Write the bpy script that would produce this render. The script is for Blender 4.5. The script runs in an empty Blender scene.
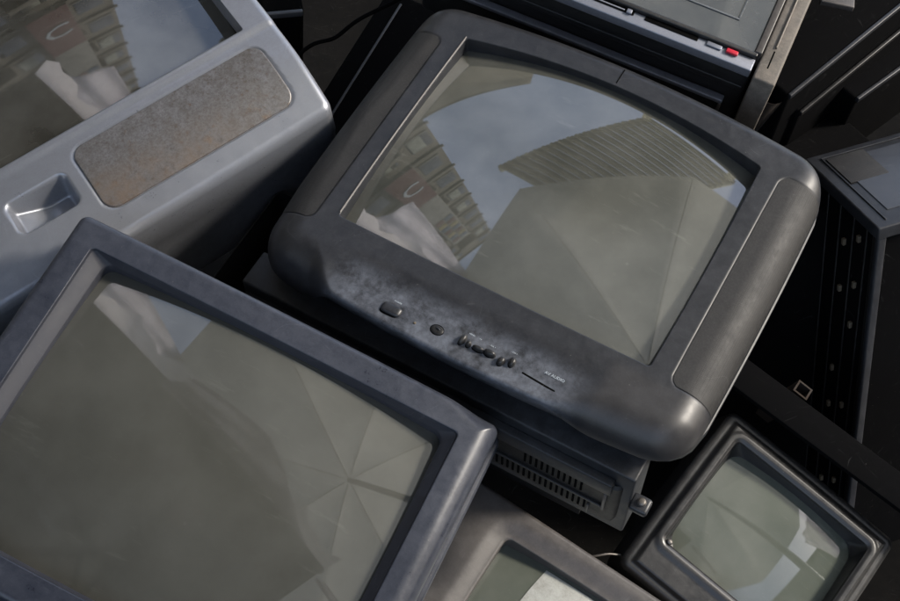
import bpy, math, random
import numpy as np
from mathutils import Matrix, Vector
random.seed(7); rng = np.random.default_rng(7)
sc = bpy.context.scene
C = sc.collection
R = math.radians

# ------------------------------------------------------------------ camera
FMM = 55.0; CAMZ = 2.1; PITCH = R(50)
F9 = FMM/36*900
sp, cp = math.sin(PITCH), math.cos(PITCH)
MC = Matrix(((1,0,0,0),(0,sp,-cp,0),(0,cp,sp,CAMZ),(0,0,0,1)))
cam = bpy.data.cameras.new('camera'); cam.lens = FMM; cam.sensor_width = 36; cam.clip_end = 2000; cam.clip_start = .05
co = bpy.data.objects.new('camera', cam); C.objects.link(co); co.matrix_world = MC; sc.camera = co

def rv(p):
    """rotation vector + translation in the camera's frame -> world matrix"""
    a = Vector(p[:3]); th = a.length
    return MC @ Matrix.Translation(Vector(p[3:6])) @ Matrix.Rotation(th, 4, a.normalized())
def face_up(px, py, d, ang, nx, ny):
    """frame at distance d in the direction (px,py), lying with its face up; x axis runs at ang degrees in the picture"""
    n = Vector((nx, ny, math.sqrt(1-nx*nx-ny*ny)))
    dr = Vector((math.cos(R(ang)), math.sin(R(ang)), 0)); x = (dr - n*dr.dot(n)).normalized(); y = n.cross(x)
    t = Vector(((px-450)/F9*d, -(py-300.5)/F9*d, -d))
    m = Matrix.Identity(4)
    for i in range(3): m[i][0], m[i][1], m[i][2], m[i][3] = x[i], y[i], n[i], t[i]
    return MC @ m

# ------------------------------------------------------------------ materials
def mat(name): 
    m = bpy.data.materials.new(name); m.use_nodes = True
    nt = m.node_tree; nt.nodes.clear()
    o = nt.nodes.new('ShaderNodeOutputMaterial'); b = nt.nodes.new('ShaderNodeBsdfPrincipled')
    nt.links.new(b.outputs[0], o.inputs[0]); return m, nt, b
def N(nt, t, **k):
    n = nt.nodes.new(t)
    for a, v in k.items():
        if a.startswith('i_'): n.inputs[a[2:].replace('_', ' ')].default_value = v
        else: setattr(n, a, v)
    return n
def noise(nt, co_, scale, detail=4, rough=.55, lo=.35, hi=.65, stretch=None):
    if stretch:
        mp = N(nt, 'ShaderNodeMapping'); mp.inputs['Scale'].default_value = stretch
        nt.links.new(co_, mp.inputs[0]); co_ = mp.outputs[0]
    n = N(nt, 'ShaderNodeTexNoise'); n.inputs['Scale'].default_value = scale
    n.inputs['Detail'].default_value = detail; n.inputs['Roughness'].default_value = rough
    nt.links.new(co_, n.inputs['Vector'])
    r = N(nt, 'ShaderNodeMapRange'); r.inputs[1].default_value = lo; r.inputs[2].default_value = hi
    nt.links.new(n.outputs[0], r.inputs[0]); return r.outputs[0]
def mix(nt, fac, a, b):
    m = N(nt, 'ShaderNodeMix', data_type='RGBA')
    for s, v in ((0, fac), (6, a), (7, b)):
        if hasattr(v, 'is_output'): nt.links.new(v, m.inputs[s])
        elif s == 0: m.inputs[0].default_value = v
        else: m.inputs[s].default_value = (*v, 1)
    return m.outputs[2]
def math_(nt, op, a, b=None):
    m = N(nt, 'ShaderNodeMath', operation=op)
    for s, v in ((0, a), (1, b)):
        if v is None: continue
        if hasattr(v, 'is_output'): nt.links.new(v, m.inputs[s])
        else: m.inputs[s].default_value = v
    return m.outputs[0]
def plastic(name, col, dust=None, damt=.35, rough=.42, metal=0, bump=.12, scratch=.5, grain=1400, spec=.5, coat=0, rust=0, patchy=False, rust_low=False, wear=0):
    """worn moulded plastic: dust layer, rubbed clean spots, hair scratches, moulded grain"""
    m, nt, b = mat(name); L = nt.links.new
    tc = N(nt, 'ShaderNodeTexCoord').outputs['Object']
    dust = dust or tuple(min(1, c*1.7+.03) for c in col)
    n1 = noise(nt, tc, 9, 9, .72, .42, .68); n2 = noise(nt, tc, 60, 7, .78, .4, .7); n3 = noise(nt, tc, 420, 3, .7, .45, .75)
    f = math_(nt, 'MULTIPLY', math_(nt, 'ADD', math_(nt, 'MULTIPLY', n1, .38), math_(nt, 'MULTIPLY', n2, .62)), damt)
    f = math_(nt, 'ADD', f, math_(nt, 'MULTIPLY', n3, damt*.3))
    c = mix(nt, f, col, dust)
    # hair scratches: stretched thin noise in two directions
    wv = N(nt, 'ShaderNodeTexNoise'); wv.inputs['Scale'].default_value = 5; L(tc, wv.inputs['Vector'])
    wm = N(nt, 'ShaderNodeVectorMath', operation='SCALE'); wm.inputs['Scale'].default_value = .22; L(wv.outputs['Color'], wm.inputs[0])
    wa = N(nt, 'ShaderNodeVectorMath', operation='ADD'); L(tc, wa.inputs[0]); L(wm.outputs[0], wa.inputs[1]); tw = wa.outputs[0]
    s1 = noise(nt, tw, 22, 2, .5, .685, .70, (1, 26, 1)); s2 = noise(nt, tw, 19, 2, .5, .69, .705, (24, 1.5, 1))
    s = math_(nt, 'MULTIPLY', math_(nt, 'MULTIPLY', math_(nt, 'MAXIMUM', s1, s2), n1), scratch*.5)
    c = mix(nt, s, c, tuple(min(1, x*1.6+.10) for x in col))
    # specks
    sp_ = noise(nt, tc, 330, 1, .5, .77, .82)
    c = mix(nt, math_(nt, 'MULTIPLY', sp_, .22), c, (.3, .28, .26))
    if rust:
        r1 = noise(nt, tc, 24, 7, .75, .60, .78); r2 = noise(nt, tc, 120, 6, .75, .60, .74)
        c = mix(nt, math_(nt, 'MULTIPLY', r1, rust), c, (.26, .16, .085))
        c = mix(nt, math_(nt, 'MULTIPLY', r2, rust), c, (.14, .075, .04))
    geo = N(nt, 'ShaderNodeNewGeometry'); pr = N(nt, 'ShaderNodeMapRange'); pr.inputs[1].default_value = .506; pr.inputs[2].default_value = .56; L(geo.outputs['Pointiness'], pr.inputs[0])
    wn = noise(nt, tc, 70, 5, .7, .30, .62)
    c = mix(nt, math_(nt, 'MULTIPLY', math_(nt, 'MULTIPLY', pr.outputs[0], wn), wear), c, tuple(min(1, x*1.8+.10) for x in col))
    if rust_low:    # rust water gathered along the grille's lower left edge
        sx = N(nt, 'ShaderNodeSeparateXYZ'); L(tc, sx.inputs[0])
        g1 = N(nt, 'ShaderNodeMapRange'); L(sx.outputs[1], g1.inputs[0]); g1.inputs[1].default_value = -.06; g1.inputs[2].default_value = -.118
        g2 = N(nt, 'ShaderNodeMapRange'); L(sx.outputs[0], g2.inputs[0]); g2.inputs[1].default_value = -.02; g2.inputs[2].default_value = -.24
        r3 = noise(nt, tc, 30, 7, .75, .30, .72)
        g3 = noise(nt, tc, 300, 3, .7, .44, .62); c = mix(nt, math_(nt, 'MULTIPLY', g3, .45), c, (.085, .075, .068))
        g4 = noise(nt, tc, 95, 6, .8, .56, .64); c = mix(nt, math_(nt, 'MULTIPLY', g4, .6), c, (.10, .075, .055))
        c = mix(nt, math_(nt, 'MULTIPLY', math_(nt, 'MULTIPLY', g1.outputs[0], g2.outputs[0]), math_(nt, 'MULTIPLY', r3, .75)), c, (.21, .135, .08))
    if patchy:      # where hands and rain have left a paler layer, measured on the object itself
        sx = N(nt, 'ShaderNodeSeparateXYZ'); L(tc, sx.inputs[0])
        def band(sock, a, b_, c_, d):
            r1 = N(nt, 'ShaderNodeMapRange', interpolation_type='SMOOTHSTEP'); L(sock, r1.inputs[0]); r1.inputs[1].default_value = a; r1.inputs[2].default_value = b_
            r2 = N(nt, 'ShaderNodeMapRange', interpolation_type='SMOOTHSTEP'); L(sock, r2.inputs[0]); r2.inputs[1].default_value = c_; r2.inputs[2].default_value = d; r2.inputs[3].default_value = 1; r2.inputs[4].default_value = 0
            return math_(nt, 'MULTIPLY', r1.outputs[0], r2.outputs[0])
        k = math_(nt, 'MULTIPLY', band(sx.outputs[0], -.19, -.14, .11, .17), band(sx.outputs[1], -.30, -.28, -.215, -.185))
        n4 = noise(nt, tc, 34, 7, .7, .38, .62); n5 = noise(nt, tc, 150, 4, .7, .4, .65)
        c = mix(nt, math_(nt, 'MULTIPLY', k, math_(nt, 'ADD', math_(nt, 'MULTIPLY', n4, .50), math_(nt, 'MULTIPLY', n5, .25))), c, (.16, .175, .21))
        k2 = math_(nt, 'MULTIPLY', band(sx.outputs[0], .160, .175, .40, .41), band(sx.outputs[1], -.40, -.39, -.175, -.160))
        c = mix(nt, math_(nt, 'MULTIPLY', k2, .30), c, (.055, .050, .047))
    L(c, b.inputs['Base Color'])
    rr = math_(nt, 'ADD', math_(nt, 'MULTIPLY', f, .55), rough)
    L(rr, b.inputs['Roughness']); b.inputs['Metallic'].default_value = metal
    b.inputs['Specular IOR Level'].default_value = spec; b.inputs['Coat Weight'].default_value = coat
    b.inputs['Coat Roughness'].default_value = .2
    if bump:
        g = N(nt, 'ShaderNodeTexNoise'); g.inputs['Scale'].default_value = grain; g.inputs['Detail'].default_value = 2; L(tc, g.inputs['Vector'])
        g2 = N(nt, 'ShaderNodeTexNoise'); g2.inputs['Scale'].default_value = 12; g2.inputs['Detail'].default_value = 3; L(tc, g2.inputs['Vector'])
        h = math_(nt, 'ADD', math_(nt, 'MULTIPLY', g.outputs[0], .12), math_(nt, 'MULTIPLY', g2.outputs[0], 1.6))
        h = math_(nt, 'ADD', h, math_(nt, 'MULTIPLY', s, -.25))
        bp = N(nt, 'ShaderNodeBump'); bp.inputs['Strength'].default_value = bump; bp.inputs['Distance'].default_value = .0016
        L(h, bp.inputs['Height']); L(bp.outputs[0], b.inputs['Normal'])
    return m
def grille_mat(name, col, hole, pitch=.0022):
    """pierced grille: fine regular pores in the plastic"""
    m = plastic(name, col, damt=.35, rough=.56, bump=.3, spec=.4); nt = m.node_tree; b = nt.nodes['Principled BSDF']
    tc = N(nt, 'ShaderNodeTexCoord').outputs['Object']
    v = N(nt, 'ShaderNodeTexVoronoi'); v.inputs['Scale'].default_value = 1/pitch; v.inputs['Randomness'].default_value = .05
    nt.links.new(tc, v.inputs['Vector'])
    r = N(nt, 'ShaderNodeMapRange'); r.inputs[1].default_value = .30; r.inputs[2].default_value = .42
    r.inputs[3].default_value = 1; r.inputs[4].default_value = 0
    nt.links.new(v.outputs['Distance'], r.inputs[0])
    src = b.inputs['Base Color'].links[0].from_socket
    gr = noise(nt, tc, 430, 2, .6, .42, .70)
    src = mix(nt, math_(nt, 'MULTIPLY', gr, .26), src, tuple(x*3.2+.012 for x in col))
    nt.links.new(mix(nt, math_(nt, 'MULTIPLY', r.outputs[0], .6), src, hole), b.inputs['Base Color'])
    return m
def glass_mat(name, col, ior=1.9, dusty=.25, rough=.015):
    """picture tube face: grey phosphor seen through glossy tinted glass with a layer of dust"""
    m, nt, b = mat(name); L = nt.links.new
    tc = N(nt, 'ShaderNodeTexCoord').outputs['Object']
    n1 = noise(nt, tc, 6, 6, .6, .4, .75); n2 = noise(nt, tc, 300, 2, .6, .72, .8); n3 = noise(nt, tc, 14, 5, .7, .55, .72, (1, 5, 1))
    vo = N(nt, 'ShaderNodeTexVoronoi'); vo.inputs['Scale'].default_value = 42; L(tc, vo.inputs['Vector'])
    vr = N(nt, 'ShaderNodeMapRange'); vr.inputs[1].default_value = .13; vr.inputs[2].default_value = .09; L(vo.outputs['Distance'], vr.inputs[0])
    n4 = noise(nt, tc, 11, 3, .5, .58, .66); drops = math_(nt, 'MULTIPLY', math_(nt, 'MULTIPLY', vr.outputs[0], n4), .45)
    f = math_(nt, 'MULTIPLY', math_(nt, 'ADD', math_(nt, 'MAXIMUM', n1, math_(nt, 'MULTIPLY', n3, .8)), drops), dusty)
    c = mix(nt, math_(nt, 'ADD', f, math_(nt, 'MULTIPLY', n2, dusty*.7)), col, (.22, .22, .20))
    L(c, b.inputs['Base Color']); b.inputs['Roughness'].default_value = .8; b.inputs['Specular IOR Level'].default_value = 0
    b.inputs['Coat Weight'].default_value = 1; b.inputs['Coat IOR'].default_value = ior
    L(math_(nt, 'ADD', math_(nt, 'MULTIPLY', f, .10), rough), b.inputs['Coat Roughness'])
    return m
M = dict(
    charcoal=plastic('charcoal_plastic', (.014,.015,.018), (.09,.095,.11), .28, .36),
    charcoal_c=plastic('charcoal_dusty_plastic', (.012,.013,.016), (.105,.107,.118), .22, .37, patchy=True, wear=.5),
    deep=plastic('matt_black', (.004,.004,.0045), (.006,.006,.0055), .4, .85, spec=.02, scratch=.3),
    charcoal_strip=grille_mat('charcoal_grille', (.013,.0125,.0125), (.003,.003,.003)),
    ledge=plastic('dusty_charcoal_plastic', (.010,.011,.013), (.06,.066,.08), .5, .42),
    bluegrey=plastic('bluegrey_plastic', (.026,.030,.043), (.14,.15,.18), .27, .27, wear=.5),
    slate=plastic('slate_plastic', (.045,.05,.062), (.10,.11,.13), .4, .35),
    inner=plastic('inner_frame_plastic', (.026,.028,.038), None, .3, .5),
    silver=plastic('silver_paint', (.31,.325,.365), (.20,.20,.205), .5, .27, .55, .06, .35),
    silver_grille=plastic('stained_silver_grille', (.25,.245,.247), (.10,.09,.08), 1.0, .27, .5, .35, .3, rust=.9, rust_low=True),
    black=plastic('black_plastic', (.009,.009,.0095), (.035,.034,.033), .4, .45, spec=.35),
    black_gloss=plastic('glossy_black_plastic', (.012,.012,.013), (.05,.048,.045), .4, .28),
    brown=plastic('brown_grey_plastic', (.050,.045,.043), (.13,.12,.115), .4, .34),
    scuffed=plastic('scuffed_side', (.085,.076,.066), (.24,.21,.18), .9, .5, bump=.5, scratch=1.2),
    alu=plastic('aluminium_strip', (.26,.28,.34), (.14,.14,.15), .6, .35, .6, .4),
    red=plastic('red_plastic', (.45,.01,.03), None, .2, .35),
    steel=plastic('tarnished_steel', (.16,.15,.14), (.1,.08,.06), .6, .4, .7, .3, rust=.5),
    rusty=plastic('rusty_steel', (.018,.013,.010), (.035,.023,.016), .7, .8, .0, .6, rust=.2),
    slot=plastic('slot_black', (.004,.004,.004), (.006,.006,.006), .2, .9, spec=.03, scratch=0),
    print_=plastic('white_print', (.45,.50,.55), (.25,.28,.3), .9, .6),
    tan=plastic('tan_stud', (.085,.068,.045), None, .5, .6),
    glass=glass_mat('tube_glass', (.054,.056,.049), 2.1, .30),
    glass_b=glass_mat('tube_glass_dusty', (.066,.066,.057), 1.85, .20, .012),
    glass_s=glass_mat('tube_glass_dark', (.038,.036,.030), 2.0, .3),
    glass_g=glass_mat('tube_glass_green', (.072,.082,.066), 1.75, .32, .03),
    flat=glass_mat('flat_glass', (.030,.037,.047), 2.1, .3, .04),
    flat_in=plastic('inner_card', (.06,.068,.078), None, .4, .4),
)

# ------------------------------------------------------------------ mesh helpers
def obj(name, verts, faces, m, parent=None, smooth=True, mw=None, sharp=None):
    me = bpy.data.meshes.new(name); me.from_pydata([tuple(map(float, v)) for v in verts], [], faces); me.update()
    me.materials.append(M[m] if isinstance(m, str) else m)
    if smooth:
        me.polygons.foreach_set('use_smooth', [True]*len(me.polygons))
        if sharp: me.set_sharp_from_angle(angle=R(sharp))
    o = bpy.data.objects.new(name, me); C.objects.link(o)
    if parent is not None: o.parent = parent
    if mw is not None: o.matrix_world = mw
    return o
def thing(name, mw, label, cat, group=None):
    o = bpy.data.objects.new(name, None); C.objects.link(o); o.matrix_world = mw; o.empty_display_size = .05
    o['label'] = label; o['category'] = cat
    if group: o['group'] = group
    return o
class Outline:
    """rounded rectangle whose edges bow outwards: top, bottom, sides"""
    def __init__(s, w, h, r, cx=0, cy=0, bt=0, bb=0, bs=0):
        s.w, s.h, s.r, s.cx, s.cy, s.bt, s.bb, s.bs = w, h, r, cx, cy, bt, bb, bs
    def grow(s, d): return Outline(s.w+2*d, s.h+2*d, max(s.r+d, .0008), s.cx, s.cy, s.bt, s.bb, s.bs)
    def pts(s, ne=60, nc=10):
        a, b, r = s.w/2, s.h/2, s.r; P = []
        for (sx, sy, a0) in ((1,1,0), (-1,1,90), (-1,-1,180), (1,-1,270)):
            for k in range(nc+1):
                t = R(a0+90*k/nc); P.append((sx*(a-r)+r*math.cos(t), sy*(b-r)+r*math.sin(t)))
            q = P[-1]
            nx = {0:(-(a-r), b), 90:(-a, -(b-r)), 180:(a-r, -b), 270:(a, b-r)}[a0]
            for k in range(1, ne): P.append((q[0]+(nx[0]-q[0])*k/ne, q[1]+(nx[1]-q[1])*k/ne))
        P = np.array(P); x, y = P[:,0].copy(), P[:,1].copy()
        P[:,0] = x + np.sign(x)*s.bs*(1-(y/b)**2)*np.minimum(1, abs(x)/a)
        P[:,1] = y + (1-(x/a)**2)*(s.bt*np.clip(y/b, 0, 1) - s.bb*np.clip(-y/b, 0, 1))
        return P + np.array((s.cx, s.cy))
    def dist(s, x, y):
        """distance inside the outline (negative outside)"""
        x = x-s.cx; y = y-s.cy; a, b = s.w/2, s.h/2
        x = x - np.sign(x)*s.bs*(1-np.clip(y/b,-1,1)**2)*np.minimum(1, abs(x)/a)
        y = y - (1-np.clip(x/a,-1,1)**2)*(s.bt*np.clip(y/b,0,1) - s.bb*np.clip(-y/b,0,1))
        qx, qy = abs(x)-a+s.r, abs(y)-b+s.r
        return -(np.hypot(np.maximum(qx,0), np.maximum(qy,0)) + np.minimum(np.maximum(qx,qy),0) - s.r)
def loft(rings, close_last=False, close_first=False):
    n = len(rings[0]); V = np.concatenate([np.asarray(r) for r in rings]); Fc = []
    for i in range(len(rings)-1):
        a, b = i*n, (i+1)*n
        Fc += [(a+k, a+(k+1)%n, b+(k+1)%n, b+k) for k in range(n)]
    if close_last: Fc.append(tuple(range((len(rings)-1)*n, len(rings)*n)))
    if close_first: Fc.append(tuple(reversed(range(n))))
    return V, Fc
def z3(P, z): return np.column_stack([P, np.full(len(P), z) if np.isscalar(z) else z])
def smoothstep(a, b, x):
    t = np.clip((x-a)/(b-a), 0, 1); return t*t*(3-2*t)
def roll(d, r):
    d = np.clip(d, 0, r); return -(r-np.sqrt(np.maximum(r*r-(r-d)**2, 0)))

def bezel(inner, outer, Ff, back, well, m, parent, nring=60, ne=60, nc=12, name='bezel', well_in=.004, lip=0, sharp=None):
    """front frame: loft from the opening's wall over the face and its rolled edge down the side"""
    I, O = inner.pts(ne, nc), outer.pts(ne, nc); rings = []
    Iw = inner.grow(-well_in).pts(ne, nc)
    zi = Ff(I[:,0], I[:,1])
    rings.append(z3(Iw, zi-well)); rings.append(z3(I*1.0, zi-.0015 if lip == 0 else zi-lip))
    for k in range(nring+1):
        s = k/nring; t = 1-(1-s)**1.8; P = I+(O-I)*t
        if k == 0: P = I + (O-I)*.004
        rings.append(z3(P, Ff(P[:,0], P[:,1])))
    ze = rings[-1][:,2]
    for sx, dz in back:
        P = (sx if isinstance(sx, Outline) else outer.grow(sx)).pts(ne, nc); rings.append(z3(P, np.minimum(ze-.002, dz)))
    V, Fc = loft(rings)
    return obj(name, V, Fc, m, parent, sharp=sharp)
def patch(outline, Ff, off, m, parent, name, rings=24, ne=40, nc=8, skirt=.003, c=None):
    P = outline.pts(ne, nc); cx, cy = c or (outline.cx, outline.cy); L = []
    L.append(z3(P, Ff(P[:,0], P[:,1])+off-skirt))
    for s in [1, .997, .985] + list(np.linspace(.96, .02, rings)):
        Q = P*s+np.array((cx, cy))*(1-s)
        L.append(z3(Q, Ff(Q[:,0], Q[:,1])+off-(.0006 if s == 1 else 0)))
    V, Fc = loft(L, close_last=True); return obj(name, V, Fc, m, parent)
def tube_face(outline, z0, rad, m, parent, name='screen', ysc=1.0, rings=60):
    P = outline.pts(70, 12); L = []; cx, cy = outline.cx, outline.cy
    for s in np.linspace(1.02, .015, rings):
        Q = (P-np.array((cx, cy)))*s+np.array((cx, cy))
        L.append(z3(Q, z0-((Q[:,0]-cx)**2+ysc*(Q[:,1]-cy)**2)/(2*rad)))
    V, Fc = loft(L, close_last=True); return obj(name, V, Fc, m, parent)
def back_shell(outline, steps, m, parent, name='back_shell', ne=10, nc=5):
    rings = [z3(outline.grow(g).pts(ne, nc)*np.array((1,1)), z) for g, z in steps]
    V, Fc = loft(rings, close_last=True); return obj(name, V, Fc, m, parent, sharp=40)
def box(name, x0, x1, y0, y1, z0, z1, m, parent=None, bev=.002, mw=None, seg=3):
    import bmesh
    bm = bmesh.new(); bmesh.ops.create_cube(bm, size=1)
    for v in bm.verts: v.co = Vector((x0+(v.co.x+.5)*(x1-x0), y0+(v.co.y+.5)*(y1-y0), z0+(v.co.z+.5)*(z1-z0)))
    if bev: bmesh.ops.bevel(bm, geom=bm.edges[:], offset=bev, segments=seg, affect='EDGES', profile=.5)
    me = bpy.data.meshes.new(name); bm.to_mesh(me); bm.free(); me.materials.append(M[m] if isinstance(m, str) else m)
    me.polygons.foreach_set('use_smooth', [True]*len(me.polygons)); me.set_sharp_from_angle(angle=R(35))
    o = bpy.data.objects.new(name, me); C.objects.link(o)
    if parent is not None: o.parent = parent
    if mw is not None: o.matrix_world = mw
    return o
def blob(name, cx, cy, z, rx, ry, rz, ang, m, parent, power=2.0, base=True):
    """small domed key: superellipse plan, rounded top, short side"""
    L = []; n = 36; ca, sa = math.cos(R(ang)), math.sin(R(ang))
    def ring(s, zz):
        out = []
        for k in range(n):
            t = 2*math.pi*k/n; x = abs(math.cos(t))**(2/power)*math.copysign(1, math.cos(t))*rx*s; y = abs(math.sin(t))**(2/power)*math.copysign(1, math.sin(t))*ry*s
            out.append((cx+x*ca-y*sa, cy+x*sa+y*ca, zz))
        return np.array(out)
    L.append(ring(1.0, z-.002)); L.append(ring(1.0, z+rz*.25))
    for t in (20, 40, 60, 78): L.append(ring(math.cos(R(t))**.6, z+rz*(.25+.75*math.sin(R(t)))))
    V, Fc = loft(L, close_last=True); return obj(name, V, Fc, m, parent)
def text(name, body, size, x, y, z, ang, m, parent, ext=.0002):
    cu = bpy.data.curves.new(name, 'FONT'); cu.body = body; cu.size = size; cu.extrude = ext; cu.align_x = 'CENTER'; cu.resolution_u = 2
    t = bpy.data.objects.new(name+'_tmp', cu); C.objects.link(t)
    me = bpy.data.meshes.new_from_object(t.evaluated_get(bpy.context.evaluated_depsgraph_get())); bpy.data.objects.remove(t)
    me.materials.clear(); me.materials.append(M[m]); me.name = name
    o = bpy.data.objects.new(name, me); C.objects.link(o); o.parent = parent
    o.location = (x, y, z); o.rotation_euler = (0, 0, R(ang)); return o

# ================================================================== 1. the charcoal television in the middle
pC = [-0.49453864,-0.14222653,-0.50447449,0.1219577,0.13257732,-1.64580928]
t = thing('television', rv(pC), 'charcoal television with arched screen and row of small control keys, in the middle', 'television', 'old tube televisions heaped together')
outer = Outline(.566, .431, .048, .003, -.0205, bt=.022, bb=.018, bs=.004)
inner = Outline(.408, .309, .004, 0, 0, bt=.023, bb=.002, bs=.002)
lp = Outline(.105, .315, .012, -.283, -.017, bs=0)
rp = Outline(.115, .320, .014, .2885, -.003)
def FC(x, y, grooves=True):
    d = outer.dist(x, y)
    k = smoothstep(-.200, -.160, x + .35*(y+.235))*(1-smoothstep(.105, .185, x))*smoothstep(.05, -.12, y)     # the ledge keeps its face flat to the edge
    rr = (.040+.010*smoothstep(-.12, -.20, y)*smoothstep(.1, -.1, x))*(1-k)+.005*k
    rr = np.where(y > .15, np.minimum(rr, .040-.022*smoothstep(.15, .19, y)), rr)
    z = roll(d, rr)
    s = smoothstep(-.180, -.215, y + .012*smoothstep(-.14, -.19, x) - .02*smoothstep(.10, .18, x))
    z = z - .0050*s*k                                                      # shallow scoop of the control ledge
    z = z - .004*(np.clip(abs(x)/.28, 0, 1)**2)
    if grooves:
        for g in (lp, rp):
            z = z - .0013*smoothstep(-.0015, .0012, g.dist(x, y))
    return z
fc0 = lambda x, y: FC(x, y, False)
bezel(inner, outer, FC, [(Outline(.567,.424,.046,.003,-.0165,bt=.022,bb=.016,bs=.004),-.046), (Outline(.566,.420,.046,.003,-.015,bt=.022,bb=.010,bs=.004), -.052), (Outline(.556,.411,.046,.003,-.015,bt=.022,bb=.010,bs=.004),-.0523), (Outline(.556,.411,.046,.003,-.015,bt=.022,bb=.010,bs=.004),-.0560), (Outline(.566,.420,.046,.003,-.015,bt=.022,bb=.010,bs=.004), -.0563)], .05, 'charcoal_c', t, nring=90, ne=150, nc=30, well_in=.001)
# clip the strips to the face: they wrap round its rolled edge
def strip(g, side, name):
    xs = np.linspace(0, 1, 40); ys = np.linspace(-g.h/2+.001, g.h/2-.001, 90); V = []; 
    for v in ys:
        yy = g.cy+v
        cut = max(0., g.r-(g.h/2-abs(v))); ins = g.r-math.sqrt(max(g.r**2-cut**2, 0))
        x0 = g.cx-side*(g.w/2)+side*(.001+ins)
        xe = outer.cx+side*(outer.w/2+outer.bs*(1-((yy-outer.cy)/(outer.h/2))**2))
        yl = abs(yy-outer.cy)-(outer.h/2-outer.r)
        if yl > 0: xe -= side*(outer.r-math.sqrt(max(outer.r**2-yl**2, 0)))
        xe -= side*.0006
        for u in xs:
            x = x0+(xe-x0)*(1-(1-u)**1.8); V.append((x, yy))
    V = np.array(V); z = fc0(V[:,0], V[:,1]); n = len(xs); V3 = z3(V, z)
    low = V3.copy(); 
    Fc = [(j*n+i, j*n+i+1, (j+1)*n+i+1, (j+1)*n+i) if side > 0 else (j*n+i, (j+1)*n+i, (j+1)*n+i+1, j*n+i+1) for j in range(len(ys)-1) for i in range(n-1)]
    # continue down the side
    m0 = len(V3); down = []
    for j in range(len(ys)): p = V3[j*n+n-1]; down.append((p[0]+side*.0008, p[1], p[2]-.016))
    V4 = np.concatenate([V3, np.array(down)])
    for j in range(len(ys)-1):
        a, b = j*n+n-1, (j+1)*n+n-1; q = (a, m0+j, m0+j+1, b); Fc.append(q if side > 0 else q[::-1])
    return obj(name, V4, Fc, 'charcoal_strip', t)
strip(lp, -1, 'speaker_grille'); strip(rp, 1, 'speaker_grille')
tube_face(inner.grow(.004), .002, 1.15, 'glass', t)
# thin pale lip along the left of the opening
lipP = [(-.2045+(-.0018)*(1-(v/.152)**2)-.0012, v) for v in np.linspace(-.150, .156, 40)]
V = []; 
for x, y in lipP:
    zz = float(FC(np.array([x]), np.array([y]))[0])
    V += [(x-.0012, y, zz-.001), (x-.0006, y, zz+.0014), (x+.0010, y, zz+.0010), (x+.0014, y, zz-.002)]
Fc = [(4*j+i, 4*j+i+1, 4*j+i+5, 4*j+i+4) for j in range(len(lipP)-1) for i in range(3)]
obj('lip', V, Fc, 'brown', t)
back_shell(Outline(.562,.404,.046,.003,-.010,bt=.022,bb=.008,bs=.004), [(.000,-.0555),(.004,-.057),(.004,-.070),(.0,-.10),(-.03,-.16),(-.06,-.25),(-.12,-.36),(-.14,-.38)], 'charcoal', t)
def zc(x, y): return float(FC(np.array([x]), np.array([y]))[0])
def key(name, x, y, rx, ry, ang=0, m='black_gloss', rz=.003, power=2.4):
    return blob(name, x, y, zc(x, y)-.0005, rx, ry, rz, ang, m, t, power)
pw = key('power_button', -.0849, -.2325, .0125, .0068, 0, 'charcoal', .0048, 4)
# dark moats round the two big keys
def moat(x, y, rx, ry, power, name='key_recess'):
    blob(name, x, y, zc(x, y)-.0017, rx, ry, .0022, 0, 'slot', t, power)
moat(-.0853, -.2342, .0146, .0088, 4); moat(-.0262, -.2298, .0108, .0086, 2)
key('sensor_window', -.0262, -.2298, .0080, .0058, 0, 'black', .0022, 2); key('sensor_lens', -.0254, -.2286, .0035, .0014, -12, 'charcoal', .0036, 2)
key('indicator', -.0530, -.2345, .0016, .0016, 0, 'tan', .002)
for x, y, rx, ry, a in ((.0057,-.2268,.0030,.0062,-8), (.0143,-.2285,.0026,.0034,0), (.0265,-.2287,.0062,.0026,0), (.0405,-.2270,.0062,.0036,0), (.0565,-.2295,.0036,.0050,-6), (.0680,-.2245,.0033,.0054,6)):
    key('control_key', x, y, rx*1.2, ry*1.15, a, 'black_gloss', .0075, 2); blob('key_socket', x-.0006, y-.0012, zc(x, y)-.0016, rx*1.38, ry*1.32, .0022, a, 'slot', t, 2)
sl = Outline(.046, .0022, .0009, .106, -.2300)
o = box('slot', -.0235, .0235, -.0011, .0011, -.003, .0006, 'slot', t, .0004); o.location = (.1065, -.2312, zc(.1065,-.2312)); o.rotation_euler = (0, 0, R(-4))
for bd, sz, x, y in (('AV AUDIO', .0052, .1175, -.2185), ('MENU', .0026, .0115, -.2165), ('TV', .0024, .0225, -.2170), ('- VOL +', .0026, .0385, -.2180), ('- CH +', .0028, .0640, -.2135), ('POWER', .0028, -.0830, -.2215)):
    text('lettering', bd, sz, x, y, max(zc(x, y), zc(x, y+sz), zc(x+.012, y), zc(x-.012, y), zc(x+.012, y+sz))+.0002, 0, 'print_', t)
o = box('seam', -.0006, .0006, -.012, .012, -.002, .0006, 'slot', t, .0002); o.location = (-.004, .1935, zc(-.004,.1935)+.0002)

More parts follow.
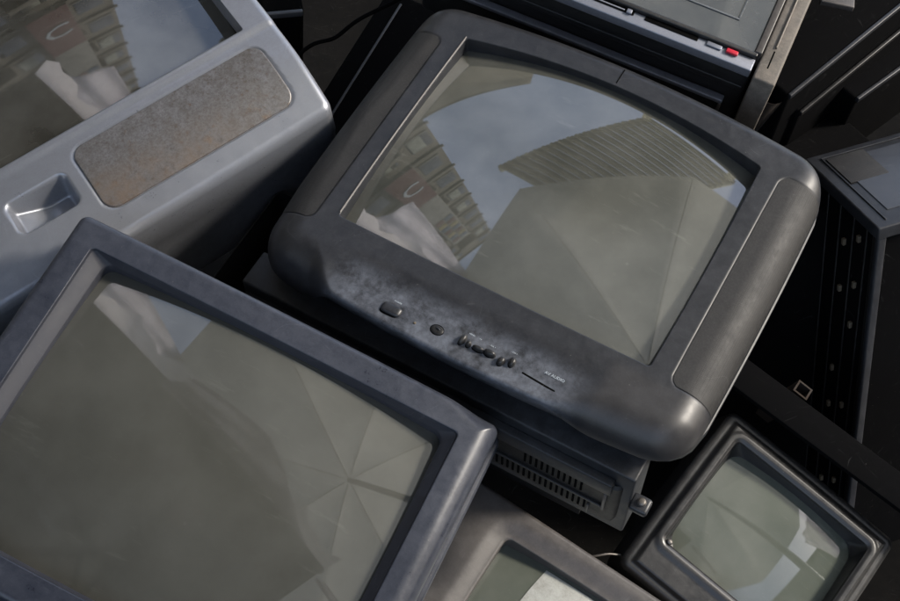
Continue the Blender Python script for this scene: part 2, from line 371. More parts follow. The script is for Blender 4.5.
# ================================================================== 2. the blue-grey television, lower left
pB = [-0.3945,0.0239,-0.471,-0.27,-0.1839,-1.4791]
t = thing('television', rv(pB), 'large blue-grey television with plain square bezel and dusty screen, lower left', 'television', 'old tube televisions heaped together')
outer = Outline(.537, .412, .011, .001, -.002, bt=.002, bb=.002, bs=.001)
inner = Outline(.466, .342, .006, -.003, 0, bt=.001, bb=.001)
def FB(x, y):
    d = outer.dist(x, y)
    rr = .009+.016*smoothstep(.20, .25, x)
    return roll(d, rr)
glassO = Outline(.432, .331, .012, .0, .0005, bt=.002, bb=.002, bs=.002)
bezel(inner, outer, FB, [(.0005,-.05),(-.002,-.0505),(-.002,-.053),(.004,-.0535),(.007,-.060),(.007,-.10)], .004, 'bluegrey', t, nring=40, ne=60, nc=12, well_in=.001)
I, G = inner.grow(-.0005).pts(60, 12), glassO.pts(60, 12)
V, Fc = loft([z3(I,-.002), z3(I+(G-I)*.05,-.0045), z3(I+(G-I)*.95,-.0125), z3(G,-.0140), z3(G,-.045)]); obj('inner_frame', V, Fc[::1], 'inner', t, sharp=40)
tube_face(glassO.grow(.001), -.004, 1.30, 'glass_b', t)
back_shell(Outline(.545,.423,.016,.001,-.002), [(-.001,-.09),(-.001,-.12),(-.04,-.2),(-.10,-.34),(-.12,-.36)], 'charcoal', t)

# ================================================================== 3. the silver television, upper left
pS = [-0.4712,0.0844,0.6076,-0.2635,0.3455,-1.75]
t = thing('television', rv(pS), 'silver television with rust-stained speaker grille and hand recess under its screen, upper left', 'television', 'old tube televisions heaped together')
W = .56
outer = Outline(W+.076, .61, .014, -W/2, .157, bs=.003, bb=.004)
inner = Outline(W, .415, .004, -W/2, .2075)
rec = Outline(.082, .046, .010, -.328, -.070)
pan = Outline(.272, .094, .018, -.132, -.073)
def FS(x, y, cut=True):
    d = outer.dist(x, y)
    z = roll(d, .010)
    q = -.075-y; z = z - .46*.016*np.log1p(np.exp(np.clip(q/.016, -30, 30))) - .004*smoothstep(-.004, -.016, y)
    if cut:
        z = z - .040*smoothstep(-.001, .007, rec.dist(x, y))*(.35+.65*smoothstep(-.385, -.31, x))
        z = z - .0022*smoothstep(-.0016, .0008, pan.dist(x, y))
    return z
bezel(inner, outer, FS, [(.0,-.09),(-.002,-.092),(-.002,-.20)], .035, 'silver', t, nring=110, ne=220, nc=8, well_in=.001)
patch(pan.grow(-.0012), lambda x, y: FS(x, y, False), .0004, 'silver_grille', t, 'speaker_grille', rings=30, ne=60)
tube_face(Outline(W+.004, .419, .006, -W/2, .2075), -.004, 1.6, 'glass_s', t)
back_shell(Outline(W+.06, .58, .02, -W/2, .165), [(0,-.10),(-.005,-.22),(-.05,-.32),(-.12,-.40)], 'black', t)

# ================================================================== 4. small black television, lower right
pR = [-0.29,0.0444,-0.6898,0.4734*.937,-0.3626*.937,-2.0498*.937]; K = .937
t = thing('television', rv(pR), 'small glossy black television with deep-set greenish screen, lowest of the heap at the lower right', 'television', 'old tube televisions heaped together')
outer = Outline(.318*K, .300*K, .014, 0, -.015, bt=.002, bs=.002)
inner = Outline(.252*K, .194*K, .008, 0, 0, bt=.001)
def FR(x, y):
    d = outer.dist(x, y); di = -inner.dist(x, y)
    return roll(d, .010) - .006*smoothstep(.020, .012, d) + .003*smoothstep(0, .006, di)*smoothstep(.018,.010,di)
glassO = Outline(.234*K, .180*K, .020, .002, 0, bt=.004, bb=.004, bs=.003)
bezel(inner, outer, FR, [(.002,-.03),(.002,-.08)], .003, 'black_gloss', t, nring=50, ne=60, nc=12, well_in=.001)
I, G = inner.grow(-.0005).pts(60, 12), glassO.pts(60, 12)
V, Fc = loft([z3(I,-.002), z3(I+(G-I)*.15,-.010), z3(I+(G-I)*.85,-.026), z3(G,-.028), z3(G,-.05)]); obj('inner_frame', V, Fc, 'black_gloss', t, sharp=40)
tube_face(glassO.grow(.001), -.018, .62, 'glass_g', t)
back_shell(Outline(.314*K,.296*K,.014,0,-.015), [(0,-.07),(-.01,-.12),(-.05,-.25),(-.07,-.27)], 'black', t)
blob('knob', -.118*K, -.094*K, .0, .0045, .0035, .004, 0, 'steel', t)

# ================================================================== 5. warm grey television, bottom middle
pM = [-0.3942,0.0442,-0.5831,0.078,-0.3182,-1.85]
t = thing('television', rv(pM), 'warm grey television with pale glare on its screen, cut by the bottom edge', 'television', 'old tube televisions heaped together')
outer = Outline(.46, .38, .010, .15, -.145, bt=0)
inner = Outline(.31, .235, .010, .155, -.1165, bt=.003, bs=.002)
def FM(x, y):
    d = outer.dist(x, y); di = -inner.dist(x, y)
    return roll(d, .007) - .006*smoothstep(.03, .0, di)
bezel(inner, outer, FM, [(.001,-.05),(.0,-.09)], .03, 'brown', t, nring=40, ne=50, nc=14, well_in=.003)
tube_face(inner.grow(.002), -.010, .75, 'glass_g', t)
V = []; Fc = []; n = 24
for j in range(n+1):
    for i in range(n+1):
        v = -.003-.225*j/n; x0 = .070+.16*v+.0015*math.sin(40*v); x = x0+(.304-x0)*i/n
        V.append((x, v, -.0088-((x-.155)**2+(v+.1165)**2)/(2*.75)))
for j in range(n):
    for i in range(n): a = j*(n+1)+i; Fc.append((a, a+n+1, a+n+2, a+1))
M['glare_sheet'] = plastic('painted_glare', (.36,.37,.35), (.20,.20,.18), 1.0, .3, bump=.8)  # glare on the tube, put into the colour of an added pale sheet
o = obj('glare_sheet', V, Fc, 'glare_sheet', t); o['label'] = 'pale sheet added as the glare over the screen'
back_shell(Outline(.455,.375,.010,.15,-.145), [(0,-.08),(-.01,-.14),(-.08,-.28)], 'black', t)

# ================================================================== 6. black case with ledges and vents under the middle television
t = thing('television', rv(pC), 'upturned black television case with vent slots and two ledges, under the charcoal television', 'television', 'old tube televisions heaped together')
box('upper_ledge', -.290, .2450, -.2545, -.205, -.245, -.080, 'ledge', t, .003)
lo = box('lower_ledge', -.285, .2225, -.266, -.2540, -.128, -.099, 'ledge', t, .002)
o6 = Outline(.575, .16, .012, -.053, -.181)
back_shell(o6, [(-.004,-.112),(.0,-.116),(.0,-.205),(-.004,-.225),(-.014,-.242),(-.032,-.256),(-.06,-.264),(-.065,-.42)], 'black', t, name='rear_shell', ne=12, nc=8)
v0 = None
for z0, z1, xs in ((-.162, -.138, np.arange(-.16, .19, .0075)), (-.208, -.186, np.arange(-.16, .20, .0075))):
    for x in xs:
        if z0 > -.17 and .062 < x < .105: continue
        if v0 is None: v0 = box('vent_slot', -.0014, .0014, -.0022, 0, 0, z1-z0, 'slot', t, .0002); v0.location = (x, -.2600, z0)
        else: c = v0.copy(); C.objects.link(c); c.parent = t; c.location = (x, -.2600, z0)
box('trim_rib', -.30, .215, -.2645, -.2600, -.1775, -.1735, 'black_gloss', t, .0012)
box('trim_rib', .214, .2185, -.2655, -.2600, -.180, -.130, 'brown', t, .0012)
box('trim_rib', .196, .1995, -.2640, -.2600, -.215, -.190, 'brown', t, .001)
lug = box('lug', .2445, .268, -.262, -.240, -.150, -.138, 'charcoal', t, .004)
blob('screw', .257, -.250, -.138, .0055, .0055, .005, 0, 'steel', lug, 2)

# ================================================================== 7. portable set with flat glass, upper right
def vec_frame(*a): return face_up(*a)
t = thing('portable_monitor', face_up(757,60,1.72,-26.5,.03,.38), 'boxy black portable monitor with flat glass, silver control strip and red button', 'monitor')
XL = -.46
box('housing', XL, -.0005, -.003, .42, -.175, -.0215, 'black', t, .003)
box('lower_rib', XL, -.004, -.0055, -.0025, -.070, -.060, 'black_gloss', t, .0012)
box('bottom_rail', XL, -.020, -.0145, -.0035, -.1015, -.0935, 'alu', t, .002)
box('bottom_rail', -.0245, -.020, -.0130, -.0045, -.122, -.1040, 'steel', t, .0012)
st = box('control_strip', XL, -.0015, -.0150, .0035, -.0210, -.0050, 'alu', t, .0015)
box('panel_frame', XL, -.0015, .0040, .0100, -.0210, .0010, 'black_gloss', t, .0015)
box('panel_frame', -.0065, .0030, .0105, .42, -.0210, .0012, 'brown', t, .0015)
gl = box('screen', XL, -.0070, .0105, .42, -.0030, -.0010, 'flat', t, .0004)
# raised picture surround seen in the glass
for (a, b, c, d, z) in ((XL, -.040, .046, .0485, .0002), (-.0425, -.040, .0490, .42, .0002), (XL, -.064, .072, .0735, .0002), (-.0655, -.064, .074, .42, .0002)):
    box('surround', a, b, c, d, -.0009, z+.0004, 'flat_in', gl, .0002)
for x0, x1, m_ in ((-.36, -.165, 'slot'), (-.150, -.078, 'slot')):
    box('slider_slot', x0, x1, -.0035, .0030, -.0049, -.0040, m_, t, .0003)
box('slider', -.175, -.168, -.004, .002, -.0045, -.001, 'alu', t, .0008)
box('slider_track', -.36, -.178, -.0015, .0002, -.0040, -.0030, 'alu', t, .0003)
box('red_button', -.0400, -.0245, -.0040, .0020, -.0045, -.0005, 'red', t, .001)
box('key', -.066, -.046, -.0040, .0022, -.0045, -.0025, 'alu', t, .0008)
ck = box('side_cheek', .0035, .0330, -.022, .42, -.175, -.0060, 'scuffed', t, .003)
box('rib', .0150, .0175, .030, .42, -.0062, -.0030, 'steel', ck, .0008)
box('slot', .0150, .0172, -.002, .026, -.0075, -.0058, 'slot', ck, .0004)

# ================================================================== 8. tall dark cabinet, right edge
t = thing('cabinet', face_up(880,226,1.9,29,-.1,.78), 'upright dark grey cabinet with recessed lid and studded black side, at the right edge', 'cabinet')
box('lid', -.004, .42, -.004, .196, -.022, -.0012, 'charcoal', t, .0025)
for a,b,c,d in ((.0145, .0165, .010, .182), (.0145, .40, .1815, .1835)): box('lid_ridge', a, b, c, d, -.0020, .0012, 'charcoal', t, .0008)
box('lid_plate', .030, .40, .030, .170, -.0020, .0004, 'slate', t, .0008)
box('label', .020, .082, .108, .178, -.0012, .0010, 'charcoal_strip', t, .0003)
box('front_post', .0, .014, .0, .010, -.80, -.0225, 'charcoal', t, .003)
box('front_post', .0035, .012, .0115, .020, -.80, -.0215, 'black', t, .002)
sd = box('side_panel', .006, .40, .0205, .190, -.80, -.0215, 'deep', t, .002)
for c_, (yy, z0) in enumerate(((.052, -.055), (.088, -.085))):
    for k in range(9):
        zz = z0-.082*k+random.uniform(-.006, .006)
        if (c_, k) in ((0, 3), (1, 2), (1, 5)): continue
        box('stud', .0010, .0065, yy-.0030, yy+.0030, zz-.0055, zz+.0055, 'tan', sd, .001)
for yy in (.036, .070, .106, .140):
    box('rib', .0045, .0070, yy-.0015, yy+.0015, -.79, -.03, 'black_gloss', sd, .0008)

# ================================================================== 9. dark box behind the cabinet
t = thing('speaker_box', face_up(880,226,1.9,29,-.1,.78) @ Matrix.Translation((.165, .425, -.06)), 'low black speaker box with fine ribbed top, behind the upright cabinet', 'speaker')
box('case', -.33, .0, -.285, .0, -.60, -.004, 'deep', t, .006)
V = []; Fc = []
for k in range(65):
    y = -.277+.0042*k; q = len(V)
    V += [(-.32,y-.0021,-.0042),(-.32,y+.0021,-.0042),(-.32,y,-.0022),(-.008,y-.0021,-.0042),(-.008,y+.0021,-.0042),(-.008,y,-.0022)]
    Fc += [(q,q+3,q+5,q+2),(q+1,q+2,q+5,q+4),(q,q+2,q+1),(q+3,q+4,q+5)]
obj('ribbed_grille', V, Fc, 'deep', t, smooth=False)

# ================================================================== 10. beam, square tube, rusty cup
t = thing('metal_beam', face_up(750,372,1.95,-39,.1,.3), 'flat matt black metal beam lying slantwise beside the small black television', 'beam')
box('flange', -.10, .42, -.032, .014, -.012, 0, 'deep', t, .0015)
box('web', -.10, .42, -.012, -.006, -.060, -.0125, 'black', t, .0015)
t = thing('square_tube', face_up(803,390,1.97,-39,.25,.35), 'short open square steel tube with rusty rim, standing against the black beam', 'tube')
V = []; Fc = []
prof = [(-.012,-.010),(.012,-.010),(.012,.010),(-.012,.010)]
for z in (0., -.12):
    for s_ in (1., .76): V += [(x*s_, y*s_, z) for x, y in prof]
for k in range(4):
    l = (k+1)%4
    Fc += [(k,l,4+l,4+k), (8+k,12+k,12+l,8+l), (k,8+k,8+l,l), (4+k,4+l,12+l,12+k)]
obj('tube_wall', V, Fc, 'rusty', t, smooth=False)
t = thing('rusty_cup', face_up(772,92,2.05,-20,.15,.35), 'round rusty metal cup standing in the dark beside the portable monitor', 'cup')
a = np.linspace(0, 2*math.pi, 49)[:-1]; rings = []
for r_, z in ((.0185,-.10),(.0215,0),(.0205,.001),(.0195,0),(.0165,-.09)): rings.append(np.column_stack([r_*np.cos(a), r_*np.sin(a), np.full(48, z)]))
V, Fc = loft(rings, close_last=True); obj('cup_wall', V, Fc, 'rusty', t)

# ================================================================== 11. dark cabinets in the gaps
def dark_case(px, py, d, ang, nx, ny, w_, l_, dep, label, edge='charcoal', name='television_case'):
    t = thing(name, face_up(px,py,d,ang,nx,ny), label, 'case', None)
    box('shell', 0, w_, 0, l_, -dep, -.004, 'deep', t, .006)
    box('edge_trim', .002, w_-.002, -.003, .003, -.012, -.0015, edge, t, .0015)
    return t
t = dark_case(789, 95, 2.02, 44, .0, .42, .42, .16, .25, 'black case with a thin pale trim edge, slanting away in the upper right corner', 'charcoal')
t = dark_case(800, 112, 2.10, 44, .0, .42, .42, .03, .2, 'narrow black case just below the pale trimmed one, upper right corner', 'black_gloss')
t = dark_case(857, 98, 2.16, 43, .05, .5, .3, .10, .2, 'black case in the far upper right corner, only one edge catching light', 'charcoal')
t = dark_case(262, 13, 1.95, 12, .1, .45, .06, .12, .3, 'small dark brown panel between the silver television and the charcoal television', 'slate', 'brown_panel')
t = dark_case(285, 150, 2.10, -28, .08, .45, .55, .36, .45, 'big black case in the deep gap between the silver and the charcoal television', 'deep')
box('corner_edge', .030, .034, .02, .34, -.0045, -.0020, 'charcoal', t, .001)
t = thing('broken_piece', face_up(838,2,2.0,-12,.1,.5), 'chipped grey plastic piece at the top edge of the photo, above the black cases', 'debris')
box('shard', -.025, .025, -.004, .03, -.01, 0, 'brown', t, .002)

def cable(name, pts, r, m, label):
    cu = bpy.data.curves.new(name, 'CURVE'); cu.dimensions = '3D'; cu.bevel_depth = r; cu.bevel_resolution = 3; cu.resolution_u = 10
    sp_ = cu.splines.new('NURBS'); sp_.points.add(len(pts)-1); sp_.use_endpoint_u = True; sp_.order_u = 4
    P = [MC @ Vector(((px-450)/F9*d, -(py-300.5)/F9*d, -d)) for px, py, d in pts]
    for a, p in zip(sp_.points, P): a.co = (*(p-P[0]), 1)
    tmp = bpy.data.objects.new(name+'_tmp', cu); C.objects.link(tmp)
    me = bpy.data.meshes.new_from_object(tmp.evaluated_get(bpy.context.evaluated_depsgraph_get())); bpy.data.objects.remove(tmp)
    me.name = name; me.materials.clear(); me.materials.append(M[m]); o = bpy.data.objects.new(name, me); C.objects.link(o); o.location = P[0]
    o['label'] = label; o['category'] = 'cable'
cable('power_cable', [(285,75,1.98),(305,40,2.0),(335,45,1.99),(350,20,1.97),(390,5,1.98),(420,-12,2.0)], .003, 'deep', 'thin black cable in the gap above the silver television corner')
cable('ribbon_wire', [(560,556,1.92),(590,560,1.9),(610,548,1.9),(628,560,1.92),(650,548,1.93)], .0016, 'steel', 'thin dull wire lying in the gap below the vented black case')

# ================================================================== ground
n = 40; g = np.linspace(-6, 6, n)
V = [(x, y, .02*math.sin(3*x+y)*math.cos(2*y)) for y in g for x in g]
Fc = [(j*n+i, j*n+i+1, (j+1)*n+i+1, (j+1)*n+i) for j in range(n-1) for i in range(n-1)]
V += [(-400,-400,-.05),(400,-400,-.05),(400,400,-.05),(-400,400,-.05)]; q = len(V); Fc.append((q-4,q-3,q-2,q-1))
M['ground'] = plastic('dirty_asphalt', (.005,.005,.005), (.012,.011,.010), .6, .9, bump=.5, spec=.03)
o = obj('ground', V, Fc, 'ground'); o['kind'] = 'structure'

# ================================================================== the place round the heap (seen mirrored in the tubes)
def simple(name, col, rough=.7, spec=.3, var=.25, sc_=3.0, transl=0, metal=0):
    m, nt, b = mat(name); L = nt.links.new
    tc = N(nt, 'ShaderNodeTexCoord').outputs['Object']
    f = noise(nt, tc, sc_, 6, .6, .3, .7)
    c = mix(nt, f, tuple(x*(1-var) for x in col), tuple(min(1, x*(1+var)) for x in col))
    L(c, b.inputs['Base Color']); b.inputs['Roughness'].default_value = rough; b.inputs['Specular IOR Level'].default_value = spec; b.inputs['Metallic'].default_value = metal
    if transl:
        tr = N(nt, 'ShaderNodeBsdfTranslucent'); L(c, tr.inputs[0]); mx = N(nt, 'ShaderNodeMixShader'); mx.inputs[0].default_value = transl
        o = [n for n in nt.nodes if n.type == 'OUTPUT_MATERIAL'][0]
        L(b.outputs[0], mx.inputs[1]); L(tr.outputs[0], mx.inputs[2]); L(mx.outputs[0], o.inputs[0])
    return m
M.update(canopy=simple('canopy_cloth', (.66,.66,.60), transl=.5, var=.12, sc_=1.5), canopy_dark=simple('canopy_cloth_tan', (.36,.34,.27), transl=.35),
    rod=simple('painted_rod', (.22,.22,.20), .4, .5), valance=simple('white_cloth', (.92,.89,.92), transl=.8, var=.1, sc_=4),
    wall_tan=simple('facade_tan', (.13,.12,.095), var=.35, sc_=.5), wall_dark=simple('facade_dark', (.055,.05,.042), var=.5, sc_=.9), winm=simple('window_pane', (.03,.035,.04), .1, .8),
    curtain=simple('window_curtain', (.26,.28,.24), var=.4, sc_=2), signred=simple('sign_red', (.09,.028,.028), var=.1), signwhite=simple('sign_white', (.20,.20,.18), var=.4),
    signblue=simple('sign_blue', (.06,.09,.14)), signgreen=simple('sign_green', (.06,.12,.07)), signyel=simple('sign_yellow', (.24,.2,.08)), awning_cloth=simple('awning_cloth', (.26,.24,.20), transl=.12, var=.4, sc_=2), rib=simple('pale_rib', (.60,.60,.55), .5, .3, transl=.3), slat_dark=simple('slat_wood_dark', (.10,.095,.08), var=.3, sc_=6), slat=simple('slat_wood', (.85,.82,.70), var=.2, sc_=6, transl=.65))
def parasol(name, x, y, zh, zr, rad, cloth, label, rot=0, group='market parasols over the heap', val=True):
    t = thing(name, Matrix.Translation((x, y, 0)), label, 'parasol', group)
    n = 8; V = [(0,0,zh)]; K = 14; J = 10
    for i in range(n*K):
        a = rot+2*math.pi*i/(n*K); u = (i % K)/K; rr = rad*(math.cos(math.pi/n)/math.cos(((i % K)/K-.5)*2*math.pi/n))
        rr *= 1-.02*math.sin(math.pi*u)
        for j in range(1, J+1):
            q = j/J; sag = -.07*math.sin(math.pi*u)*q*q - .03*q*(1-q)*4*math.sin(math.pi*u)**.5
            V.append((rr*q*math.cos(a), rr*q*math.sin(a), zh+(zr-zh)*(q**1.9)+sag))
    Fc = []; T = n*K
    for i in range(T):
        a0 = 1+i*J; b0 = 1+((i+1) % T)*J; Fc.append((0, a0, b0))
        for j in range(J-1): Fc.append((a0+j, a0+j+1, b0+j+1, b0+j))
    obj('canopy', V, Fc, cloth, t)
    if val:
        V = []; Fc = []
        for i in range(T):
            a = rot+2*math.pi*i/T; u = (i % K)/K; rr = rad*(math.cos(math.pi/n)/math.cos((u-.5)*2*math.pi/n))*(1-.035*math.sin(math.pi*u))*1.002
            z = zr-.05*math.sin(math.pi*u); V += [(rr*math.cos(a), rr*math.sin(a), z-.002), (rr*1.01*math.cos(a), rr*1.01*math.sin(a), z-.13-.02*math.sin(5*a))]
        for i in range(T): p = 2*i; q = 2*((i+1) % T); Fc.append((p, p+1, q+1, q))
        obj('valance', V, Fc, cloth, t)
    for k in range(n):
        a = rot+2*math.pi*k/n; V = []; Fc = []; ca, sa = math.cos(a), math.sin(a)
        for q_ in range(13):
            q = .02+.98*q_/12; x, y, z = rad*q*ca, rad*q*sa, zh+(zr-zh)*(q**1.9)-.004
            for dx, dz in ((-.0025, 0), (.0025, 0), (.0025, -.005), (-.0025, -.005)): V.append((x-dx*sa, y+dx*ca, z+dz))
        for q_ in range(12):
            for e in range(4): Fc.append((4*q_+e, 4*q_+(e+1) % 4, 4*q_+4+(e+1) % 4, 4*q_+4+e))
        obj('rib', V, Fc, cloth, t)
    box('pole', -.022, .022, -.022, .022, 0, zh, 'rod', t, .01); box('base', -.28, .28, -.28, .28, .0, .09, 'rod', t, .03)
    return t
parasol('market_parasol', 1.10, .64, 3.80, 3.25, 1.85, 'canopy', 'large grey-beige octagonal market parasol spread over the heap, mirrored in the charcoal television screen', .62, val=False)
parasol('market_parasol', -1.2, 4.50, 3.7, 3.1, 1.75, 'canopy_dark', 'tan market parasol beyond the heap, mirrored in the corner of the middle screen', .1)
# slatted panel added in place of a striped building, for the mirrored view
t = thing('slatted_stand_in', Matrix.Translation((.80, 2.80, 0)), 'slatted panel on posts beyond the heap, added in place of a striped building, mirrored in the middle screen', 'stand_in')
A, B_ = Vector((-.95, -.20)), Vector((.40, .62)); cdir = Vector((.85, -.72))
for k in range(19):
    p = A.lerp(B_, k/18); q = p+cdir*.95; d = q-p; ang = math.atan2(d.y, d.x)
    o = box('slat', 0, d.length, -.017, .017, -.012, .012, 'slat', t, .003); o.location = (p.x, p.y, 3.62); o.rotation_euler = (0, 0, ang)
    o = box('slat', 0, d.length, -.036, .036, -.006, .006, 'slat_dark', t, .003); o.location = (p.x+.027, p.y+.02, 3.645); o.rotation_euler = (0, 0, ang)
for p0 in (A+cdir*.02, A+cdir*.93):
    d = B_-A; o = box('stand_in_bearer', -.02, d.length+.05, -.025, .025, 0, .07, 'slat', t, .004); o.location = (p0.x, p0.y, 3.645); o.rotation_euler = (0, 0, math.atan2(d.y, d.x))
for x, y in ((.42, .60), (1.15, -.02), (1.25, .65)): box('post', x-.035, x+.035, y-.035, y+.035, 0, 3.63, 'slat', t, .005)
def building(name, A, B, h, depth, wall, label, cols, floors, z0=3, pw=1.3, ph=1.5, curt=.4, balcony=True):
    A = Vector(A); B = Vector(B); d = B-A; L_ = d.length; ang = math.atan2(d.y, d.x)
    t = thing(name, Matrix.Translation((A.x, A.y, 0)) @ Matrix.Rotation(ang, 4, 'Z'), label, 'building')
    box('wall', 0, L_, 0, depth, -.3, h, wall, t, .02)
    w0 = box('window', -pw/2, pw/2, -.04, .05, 0, ph, 'winm', t, .02); f0 = box('window_frame', -pw/2-.08, pw/2+.08, -.08, -.045, -.1, -.003, 'signwhite', w0, .01)
    c0 = box('curtain', -pw/2+.05, pw/2-.45, -.06, -.043, .05, ph-.05, 'curtain', w0, .005)
    b0 = box('balcony', -pw*.8, pw*.8, -.9, -.002, -.55, -.12, 'wall_tan', t, .04) if balcony else None
    first = True; H = (h-z0)/floors
    for i in range(cols):
        for j in range(floors):
            x = L_*(i+.5)/cols+random.uniform(-.15, .15); z = z0+H*j+.5
            if not first and random.random() < .12: continue
            if first: w0.location = (x, 0, z); first = False; 
            else:
                c = w0.copy(); C.objects.link(c); c.parent = t; c.location = (x, 0, z)
                g_ = f0.copy(); C.objects.link(g_); g_.parent = c
                if random.random() < curt: g_ = c0.copy(); C.objects.link(g_); g_.parent = c
            if b0 and i % 2 == 0:
                if i == 0 and j == 0: b0.location = (x, 0, z)
                else: c = b0.copy(); C.objects.link(c); c.parent = t; c.location = (x, 0, z)
    for z in np.linspace(z0, h, floors+1)[1:]:
        o = box('ledge', -.12, L_+.12, -.16, -.003, -.09, .09, 'wall_tan', t, .02); o.location = (0, 0, z-.25)
    return t
tb = building('apartment_block', (-13.5, 5.5), (-4.3, 12.6), 44, 9, 'wall_tan', 'tall tan apartment block with curtained windows, mirrored at the left of the screens', 6, 13)
building('dark_building', (-9.5, -7.5), (-10.5, 5.0), 26, 8, 'wall_dark', 'dark old building with shutters west of the heap, mirrored in the lower left screen', 6, 8, curt=.6)
building('low_building', (13, -3), (5, -13), 12, 8, 'wall_tan', 'low tan building south of the heap, across the yard behind the photographer', 6, 3)
# shop banner on the apartment block
ang = math.atan2(7.1, 9.2); d_ = Vector((9.2, 7.1)).normalized(); p_ = Vector((-13.5, 5.5))+d_*8.6
t = thing('shop_banner', Matrix.Translation((p_.x, p_.y, 17)) @ Matrix.Rotation(ang, 4, 'Z'), 'tall vertical shop banner, red and white with coloured patches, on the tan apartment block', 'banner')
box('board', -.9, .9, -1.15, -.95, 0, 17, 'signwhite', t, .03); box('red_panel', -.88, .88, -1.20, -1.151, 0, 5, 'signred', t, .01)
tx = text('lettering', 'C', 1.9, 0, -1.23, 1.6, 0, 'print_', t, .02); tx.rotation_euler = (R(90), 0, 0)
for k in range(14):
    box('patch', -.75+(k%2)*.8, -.05+(k%2)*.8, -1.19, -1.151, 9.5+(k//2)*1.0, 10.2+(k//2)*1.0, ('signred','signblue','signyel','signgreen')[(k*5+k//3)%4], t, .01)
# hanging white cloths
def cloth(name, P, label, m='valance', amp=1):
    """a thin hanging cloth spanned by four corners with folds"""
    P = [Vector(p) for p in P]; o0 = P[0]; n = 26; V = []; Fc = []
    nn = (P[1]-P[0]).cross(P[3]-P[0]).normalized()
    for j in range(n+1):
        for i in range(n+1):
            u, v = i/n, j/n; p = (P[0]*(1-u)+P[1]*u)*(1-v)+(P[3]*(1-u)+P[2]*u)*v
            p = p-o0+nn*amp*(.02*math.sin(7*u+3*v)+.012*math.sin(17*u-4*v))
            V.append(p)
    for j in range(n):
        for i in range(n): a = j*(n+1)+i; Fc.append((a, a+1, a+n+2, a+n+1))
    o = obj(name, V, Fc, m); o.location = o0; md = o.modifiers.new('thickness', 'SOLIDIFY'); md.thickness = .003
    o['label'] = label; o['category'] = 'cloth'; return o

t = thing('stall_awning', Matrix.Translation((.035, .74, 0)) @ Matrix.Rotation(math.atan2(-.69, -.72), 4, 'Z'), 'long dark stall awning on a pole frame, mirrored in the lower left screen', 'awning')
V = []; Fc = []; nu, nv = 40, 24
for j in range(nv+1):
    for i in range(nu+1):
        x = 2.9*i/nu; y = -1.75+2.65*j/nv
        V.append((x, y, 2.92+.16*x-.05*math.sin(math.pi*(i % 10)/10)*math.sin(math.pi*j/nv)+.012*math.sin(9*y+4*x)))
for j in range(nv):
    for i in range(nu): a = j*(nu+1)+i; Fc.append((a, a+1, a+nu+2, a+nu+1))
obj('canopy', V, Fc, 'awning_cloth', t)
for x in (.03, .75, 1.45, 2.2, 2.87): box('crossbar', x-.020, x+.020, -1.74, .88, 2.84+.16*x, 2.862+.16*x, 'rib', t, .004)
for y in (-1.70, -.84, .02, .86):
    o = box('long_bar', 0, 2.93, y-.018, y+.018, -.010, .010, 'rib', t, .004); o.location = (0, 0, 2.875); o.rotation_euler = (0, -math.atan(.16), 0)
for x, y in ((1.45, -1.7), (2.87, -1.7), (2.87, .86)): box('post', x-.018, x+.018, y-.018, y+.018, 0, 2.86+.16*x, 'rod', t, .004)
V = []; Fc = []
for i in range(41):
    y = -1.75+2.65*i/40; w_ = .10+.03*math.sin(i*.8)+.02*math.sin(i*2.1); V += [(.0, y, 2.915), (-w_, y, 2.86)]
for i in range(40): p = 2*i; Fc.append((p, p+1, p+3, p+2))
obj('valance', V, Fc, 'valance', t)
FRM = t.matrix_world.copy()
M['cloth_grey'] = simple('shirt_grey', (.8,.8,.85), var=.4, sc_=6); M['cloth_brown'] = simple('shirt_brown', (.62,.48,.38), var=.4, sc_=6); M['cloth_rose'] = simple('shirt_rose', (.60,.33,.30), var=.3, sc_=6)
for k, (x0, y0, x1, y1, m_) in enumerate(((.2,-.7,1.5,.1,'rib'), (.3,.6,1.3,-.5,'cloth_brown'), (.9,-.8,1.1,.8,'rod'), (.5,.1,.9,.7,'rod'), (1.2,-.3,2.2,.6,'cloth_grey'))):
    o = box('bundled_pole', 0, math.hypot(x1-x0, y1-y0), -.016-.012*(k % 2), .016+.012*(k % 2), -.012, .012, m_, None, .005)
    o.matrix_world = FRM @ Matrix.Translation((x0, y0, 2.80+.16*min(x0, x1))) @ Matrix.Rotation(math.atan2(y1-y0, x1-x0), 4, 'Z')
    o['label'] = ('long pale pole laid across the bars of the stall awning', 'brown pole crossing beneath the bars of the stall awning', 'dark pole laid lengthwise under the stall awning', 'short dark pole near the front of the stall awning', 'grey pole toward the back of the stall awning')[k]; o['category'] = 'pole'
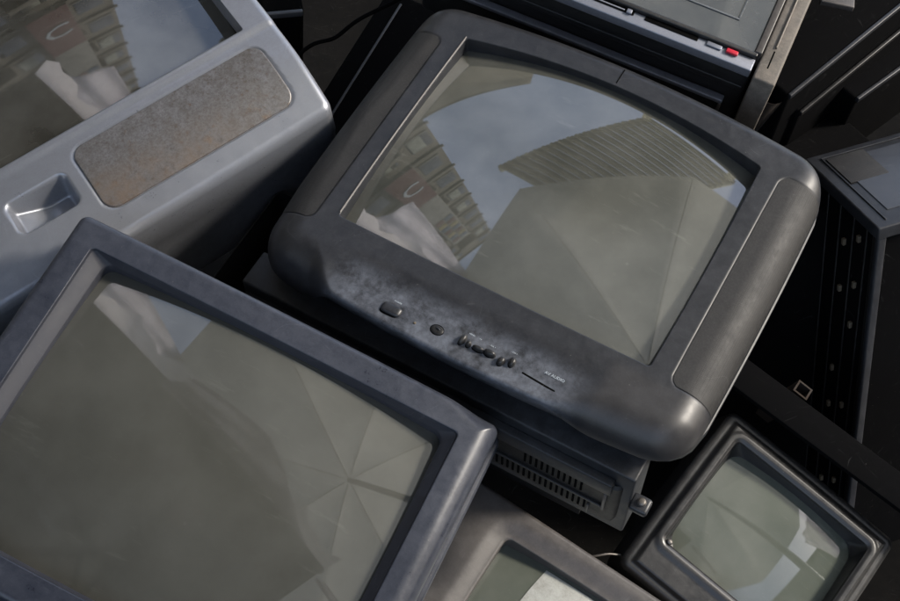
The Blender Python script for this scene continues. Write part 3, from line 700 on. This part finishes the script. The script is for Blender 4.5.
for k in range(16):       # shirts hung from the bars
    x = (.28, .85, 1.50)[k % 3]+random.uniform(0, .40); y = -1.25+.115*k+random.uniform(-.03, .03); m_ = ('cloth_grey','cloth_brown','cloth_rose','cloth_grey','valance')[k % 5]
    V = []; Fc = []; n = 14; wd = random.uniform(.10, .20); ht = random.uniform(.16, .32); ph = random.uniform(0, 6); zt = 2.84+.16*x
    for j in range(n+1):
        for i in range(n+1):
            u = i/n-.5; v = j/n; sh = wd*(1.0 if v > .22 else .55+2.0*v)
            V.append((sh*u, .035*math.sin(9*u+ph+3*v)+.02*math.sin(21*u+ph)*v, -ht*v))
    for j in range(n):
        for i in range(n): a = j*(n+1)+i; Fc.append((a, a+1, a+n+2, a+n+1))
    o = obj('hanging_shirt', V, Fc, m_); o.matrix_world = FRM @ Matrix.Translation((x, y, zt-.01)) @ Matrix.Rotation(random.uniform(0, 3), 4, 'Z') @ Matrix.Rotation(R(random.uniform(45, 75)), 4, 'X')
    md = o.modifiers.new('thickness', 'SOLIDIFY'); md.thickness = .004
    o['label'] = 'limp dull shirt draped over the bars under the dark stall awning'; o['category'] = 'shirt'; o['group'] = 'shirts hanging under the awning'
cloth('pale_sheet', [(-1.30,.72,2.80), (-1.08,1.02,2.84), (-.74,.50,2.78), (-.98,.30,2.74)], 'small pale sheet hanging beneath the left side of the dark stall awning')
cloth('pale_sheet', [(-.46,1.17,2.80), (-.27,1.22,2.83), (.20,.90,2.82), (.46,.29,2.76)], 'pale pointed sheet tied along the front edge of the dark stall awning')
cloth('white_tarp', [(-1.28,1.98,3.2), (-.80,2.16,3.28), (-.35,1.38,3.1), (-.58,1.28,3.12)], 'pale creased tarp slung above the heap, mirrored near the left corners of the screens')
cloth('furled_cloth', [(5.1,.25,5.6), (5.3,-.75,5.6), (5.5,-.55,3.0), (5.3,.15,3.0)], 'creased cream cloth hung high east of the heap, mirrored in the small greenish screen', 'valance', 5)
cloth('cloth_strip', [(.60,.02,2.95), (.70,-.02,2.97), (1.08,-.47,2.95), (1.05,-.50,2.93)], 'narrow white cloth strip hanging under the big parasol, mirrored in the small greenish screen')

# ================================================================== light
w = bpy.data.worlds.new('World'); sc.world = w; w.use_nodes = True; nt = w.node_tree; nt.nodes.clear(); L = nt.links.new
SUN_EL, SUN_AZ = 35, 92      # azimuth clockwise from +Y
sky = N(nt, 'ShaderNodeTexSky', sky_type='NISHITA'); sky.sun_disc = False; sky.sun_elevation = R(SUN_EL); sky.sun_rotation = R(SUN_AZ); sky.dust_density = 2
tc = N(nt, 'ShaderNodeTexCoord').outputs['Generated']
c1 = noise(nt, tc, 2.6, 8, .55, .40, .72)
cl = mix(nt, math_(nt, 'ADD', math_(nt, 'MULTIPLY', c1, .38), .06), sky.outputs[0], (7.6, 8.3, 9.8))
bg = N(nt, 'ShaderNodeBackground'); bg.inputs[1].default_value = .15; L(cl, bg.inputs[0])
wo = N(nt, 'ShaderNodeOutputWorld'); L(bg.outputs[0], wo.inputs[0])
sl = bpy.data.lights.new('sun', 'SUN'); sl.energy = 2.1; sl.angle = R(10); sl.color = (1, .93, .82)
so = bpy.data.objects.new('sun', sl); C.objects.link(so)
dv = Vector((math.sin(R(SUN_AZ))*math.cos(R(SUN_EL)), math.cos(R(SUN_AZ))*math.cos(R(SUN_EL)), math.sin(R(SUN_EL))))
so.rotation_euler = dv.to_track_quat('Z', 'Y').to_euler()
sc.view_settings.view_transform = 'Standard'; sc.view_settings.look = 'None'; sc.view_settings.exposure = 1.08; sc.view_settings.gamma = 1
sc.cycles.use_denoising = True; sc.cycles.max_bounces = 8
